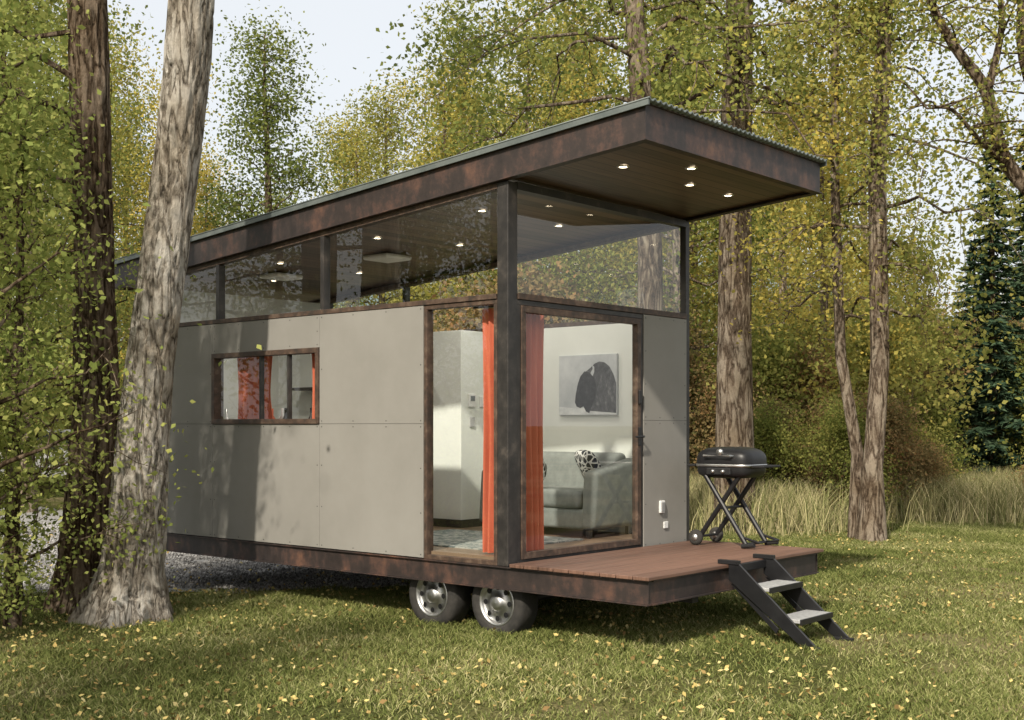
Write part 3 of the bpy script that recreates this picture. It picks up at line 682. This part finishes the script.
# ---------------------------------------------------------------- GROUND
def groundmat():
    m,nt,N,L=newmat('ground_soil_grass'); o=N.new('ShaderNodeOutputMaterial'); p=N.new('ShaderNodeBsdfDiffuse'); L.new(p.outputs[0],o.inputs[0])
    tc=N.new('ShaderNodeTexCoord')
    n=N.new('ShaderNodeTexNoise'); n.inputs['Scale'].default_value=.45; n.inputs['Detail'].default_value=6; L.new(tc.outputs['Object'],n.inputs['Vector'])
    r=ramp(N,[(.35,(.06,.075,.025)),(.5,(.13,.13,.055)),(.64,(.30,.25,.15))]); L.new(n.outputs['Fac'],r.inputs[0])
    n2=N.new('ShaderNodeTexNoise'); n2.inputs['Scale'].default_value=30; n2.inputs['Detail'].default_value=4; L.new(tc.outputs['Object'],n2.inputs['Vector'])
    r2=ramp(N,[(.3,(.5,.5,.5)),(.7,(1.3,1.25,1.1))]); L.new(n2.outputs['Fac'],r2.inputs[0])
    mu=N.new('ShaderNodeMixRGB'); mu.blend_type='MULTIPLY'; mu.inputs[0].default_value=1; L.new(r.outputs[0],mu.inputs[1]); L.new(r2.outputs[0],mu.inputs[2]); L.new(mu.outputs[0],p.inputs['Color'])
    b=N.new('ShaderNodeBump'); b.inputs['Distance'].default_value=.03; L.new(n2.outputs['Fac'],b.inputs['Height']); L.new(b.outputs[0],p.inputs['Normal'])
    return m
obj('ground',pymesh('ground',[(-1500,-1500,0),(1500,-1500,0),(1500,1500,0),(-1500,1500,0)],[(0,1,2,3)],groundmat()))
gv=[(-14,11.0),(-8,11.5),(-4.9,11.75),(-3.4,11.95),(-2.2,12.1),(-1.2,12.35),(-.4,13.2),(.6,15),(-.5,17.5),(-4,20),(-9,24),(-16,34),(-24,46),(-34,46),(-22,26),(-18,16)]
gravelm=M('gravel',(.16,.155,.15),(.28,.27,.26),rough=.9,scale=60,c3=(.42,.41,.39),lo=.35,hi=.65,bump=.6,bscale=90,bdist=.02)
obj('gravel_driveway',pymesh('gravel',[(x,y,.004) for x,y in gv],[tuple(range(len(gv)))],gravelm))
def inpoly(x,y):
    c=False;n=len(gv);j=n-1
    for i in range(n):
        xi,yi=gv[i];xj,yj=gv[j]
        if (yi>y)!=(yj>y) and x<(xj-xi)*(y-yi)/(yj-yi)+xi: c=not c
        j=i
    return c
def instancer(name,cells,child,zoff=.0,scaled=False):
    V=[];F=[]
    for (x,y) in cells:
        a=random.uniform(0,6.28); b=len(V)
        for k in range(4):
            t=a+k*math.pi/2; V.append((x+.1*math.cos(t),y+.1*math.sin(t),zoff))
        F.append((b,b+1,b+2,b+3))
    o=obj(name,pymesh(name,V,F,None)); o.instance_type='FACES'; o.show_instancer_for_render=False; o.show_instancer_for_viewport=False
    child.parent=o
    return o
def blades(n,h0,h1,w,g,lean,size=1.0,disk=False):
    c=g.uniform(-size/2,size/2,(n,2))
    if disk: c=g.normal(size=(n,2))*size*.32
    h=g.uniform(0,1,n)**1.4*(h1-h0)+h0; a=g.uniform(0,2*math.pi,n); l=g.normal(size=(n,2))*lean*h[:,None]
    dv=np.column_stack([np.cos(a),np.sin(a)])*w/2
    V=np.zeros((n,6,3))
    V[:,0,:2]=c-dv; V[:,1,:2]=c+dv
    V[:,2,:2]=c+l*.35+dv*.8; V[:,3,:2]=c+l*.35-dv*.8; V[:,2,2]=V[:,3,2]=h*.6
    V[:,4,:2]=c+l+dv*.15; V[:,5,:2]=c+l-dv*.15; V[:,4,2]=V[:,5,2]=h
    b=np.arange(n)[:,None]*6
    F=np.concatenate([b+np.array([[0,1,2,3]]),b+np.array([[3,2,4,5]])],0)
    r=g.random(n)
    return V.reshape(-1,3),F,np.r_[r,r]
g=np.random.default_rng(9)
V,F,r=blades(3600,.012,.05,.0065,g,.8); gp=obj('grass_patch',npmesh('grass_patch',V,F,[GR],None,r))
V,F,r=blades(1300,.01,.04,.0065,g,.9); gp2=obj('thin_grass_patch',npmesh('thin_grass_patch',V,F,[GR],None,r))
cells=[];cells2=[]
y=5.2
while y<24:
    x=-y*.46-1.2
    while x<y*.46+1.2:
        if not inpoly(x,y):
            c=(x+random.uniform(-.12,.12),y+random.uniform(-.12,.12))
            if noise.noise(Vector((x*.35,y*.5,7)))>.08: cells2.append(c)
            else: cells.append(c)
        x+=.8
    y+=.8
instancer('grass',cells,gp,.002); instancer('thin_grass',cells2,gp2,.003)
V,F,r=blades(420,.12,.8,.011,g,.38,size=1.5,disk=True); tg=obj('tall_grass_patch',npmesh('tall_grass_patch',V,F,[GR_tall],None,r))
cells=[]
for i in range(460):
    y=19.8+13*R_.random()**1.2; x=R_.uniform(2.5,.5*y+1)
    if y<21.5+4*noise.noise(Vector((x*.6,0,0))): continue
    cells.append((x,y))
for i in range(14): cells.append((R_.uniform(2.6,5),R_.uniform(18.4,20.5)))
for i in range(60):
    y=R_.uniform(21,30); cells.append((R_.uniform(-3,3),y))
instancer('tall_grass',cells,tg)
Vs=[];Fs=[]
ov=np.array([(1,0,0),(-1,0,0),(0,1,0),(0,-1,0),(0,0,1),(0,0,-1)],float); of=np.array([(0,2,4),(2,1,4),(1,3,4),(3,0,4),(2,0,5),(1,2,5),(3,1,5),(0,3,5)])
for i in range(700):
    s=g.uniform(.008,.022); V=ov*s*g.uniform(.6,1.2,(6,3)); a=g.uniform(0,6.28); Rm=np.array([[math.cos(a),-math.sin(a),0],[math.sin(a),math.cos(a),0],[0,0,1]])
    V=V@Rm.T; V+=np.array([g.uniform(-.5,.5),g.uniform(-.5,.5),s*.3]); Vs.append(V);Fs.append(of+i*6)
stm=leafmat('stone',[(.1,(.12,.115,.11)),(.5,(.28,.27,.26)),(1,(.48,.47,.45))],0.0)
sp_=obj('gravel_stones_patch',npmesh('stones',np.vstack(Vs),np.vstack(Fs),[stm],None,np.repeat(g.random(700),8)))
cells=[]
yy=11.
while yy<20:
    xx=-9.
    while xx<1:
        if inpoly(xx,yy): cells.append((xx+random.uniform(-.2,.2),yy+random.uniform(-.2,.2)))
        xx+=.8
    yy+=.8
instancer('gravel_stones',cells,sp_,.005)
n=34000; C=np.column_stack([g.uniform(-8,11,n),g.uniform(5,20,n),g.uniform(.02,.048,n)])
keep=np.array([noise.noise(Vector((c[0]*.5,c[1]*.5,0)))+.6*noise.noise(Vector((c[0]*2,c[1]*2,3)))-.03*(c[1]-9)-.02*c[0]>g.uniform(-.55,.6) and not(inpoly(c[0],c[1]) and g.random()<.7) for c in C])
C=C[keep]; V,F=leaves(C,.021,g,1.8)
obj('fallen_leaves',npmesh('fallen_leaves',V,F,[LF_fallen],None,g.random(len(F))))

hm=M('hill_forest_haze',(.14,.19,.2),(.2,.25,.25),rough=1,scale=.01)  # bluish tint in the base colour stands in for distance haze
V=[];F=[]
n=80
for i in range(n+1):
    x=-1200+2400*i/n; h=120+50*noise.noise(Vector((x*.003,1,0)))+25*noise.noise(Vector((x*.012,4,0)))
    V+= [(x,900,-1),(x,1100,h),(x,1400,-1)]
for i in range(n):
    a=i*3; F+=[(a,a+3,a+4,a+1),(a+1,a+4,a+5,a+2)]
obj('hills',pymesh('hills',V,F,hm,True))

CM=Matrix.Translation((-11.3,30,0))@Matrix.Rotation(math.radians(20),4,'Z')
car=bpy.data.objects.new('parked_car',None); COL.objects.link(car); car.matrix_world=CM; OFF[car.name]=Vector((0,0,0))
cw=M('car_paint_white',(.6,.6,.6),rough=.25); cg=M('car_window',(.02,.022,.025),rough=.08)
body=[(-2.2,.35),(-2.25,.7),(-2.1,.95),(-1.0,1.02),(1.9,1.0),(2.2,.9),(2.25,.4)]
def prism(nm,poly,w0,w1,z0,z1,mat,bev=.04):
    V=[];n=len(poly)
    for s in (-1,1):
        for x,z in poly:
            w=w0+(w1-w0)*max(0,min(1,(z-z0)/(z1-z0))); V.append((x,s*w,z))
    F=[tuple(range(n)),tuple(range(n,2*n))[::-1]]+[(i,n+i,n+(i+1)%n,(i+1)%n) for i in range(n)]
    addpart(car,nm,V,F,mat,False,bev,3)
prism('body',body,.88,.84,.35,1.02,cw)
prism('cabin_glass',[(-1.1,1.0),(-.35,1.44),(1.3,1.46),(2.0,1.0)],.8,.66,1.0,1.46,cg)
prism('roof',[(-.38,1.44),(-.3,1.5),(1.25,1.52),(1.35,1.46)],.68,.64,1.44,1.52,cw,.02)
prism('pillar',[(.3,1.0),(.36,1.45),(.44,1.45),(.4,1.0)],.815,.675,1.0,1.46,cw,.002)
for i,(x,s) in enumerate(((-1.4,-1),(1.4,-1),(-1.4,1),(1.4,1))):
    lathe(car,'wheel_%d'%i,(x,s*.80,.33),[(.001,-.1),(.2,-.11),(.32,-.1),(.33,0),(.32,.1),(.2,.11),(.001,.1)],rubber,'y',24)
    lathe(car,'rim_%d'%i,(x,s*.80,.33),[(.2,s*.112),(.15,s*.118),(.001,s*.12)],chrome,'y',16)

# ---------------------------------------------------------------- LIGHT / WORLD / CAMERA
el=math.radians(38); az=np.array([.38,.925]); az/=np.linalg.norm(az)
d=Vector((az[0]*math.cos(el),az[1]*math.cos(el),-math.sin(el)))
sl=bpy.data.lights.new('sun','SUN'); sl.energy=4.9; sl.angle=math.radians(1.6); sl.color=(1,.92,.79)
so=bpy.data.objects.new('sun',sl); COL.objects.link(so); so.rotation_euler=d.to_track_quat('-Z','Y').to_euler()
w=bpy.data.worlds.new('World'); scn.world=w; w.use_nodes=True
nt=w.node_tree; bgN=nt.nodes['Background']; sk=nt.nodes.new('ShaderNodeTexSky'); sk.sky_type='NISHITA'; sk.sun_disc=False
sk.sun_elevation=el; sk.sun_rotation=math.atan2(-az[0],-az[1]); sk.air_density=1.0; sk.dust_density=5.0; sk.ozone_density=.6
mx=nt.nodes.new('ShaderNodeMixRGB'); mx.inputs[0].default_value=.7; mx.inputs[2].default_value=(7.4,7.5,7.5,1)
nt.links.new(sk.outputs[0],mx.inputs[1]); nt.links.new(mx.outputs[0],bgN.inputs[0]); bgN.inputs[1].default_value=.15
cam=bpy.data.cameras.new('camera'); co=bpy.data.objects.new('camera',cam); COL.objects.link(co)
co.location=(0,0,1.62); co.rotation_euler=(math.radians(90),0,0)
cam.sensor_width=36; cam.lens=36*1236/1024; cam.shift_y=(425-360)/1024; cam.clip_end=5000; cam.clip_start=.05
scn.camera=co
scn.view_settings.view_transform='Standard'; scn.view_settings.look='None'; scn.view_settings.exposure=0
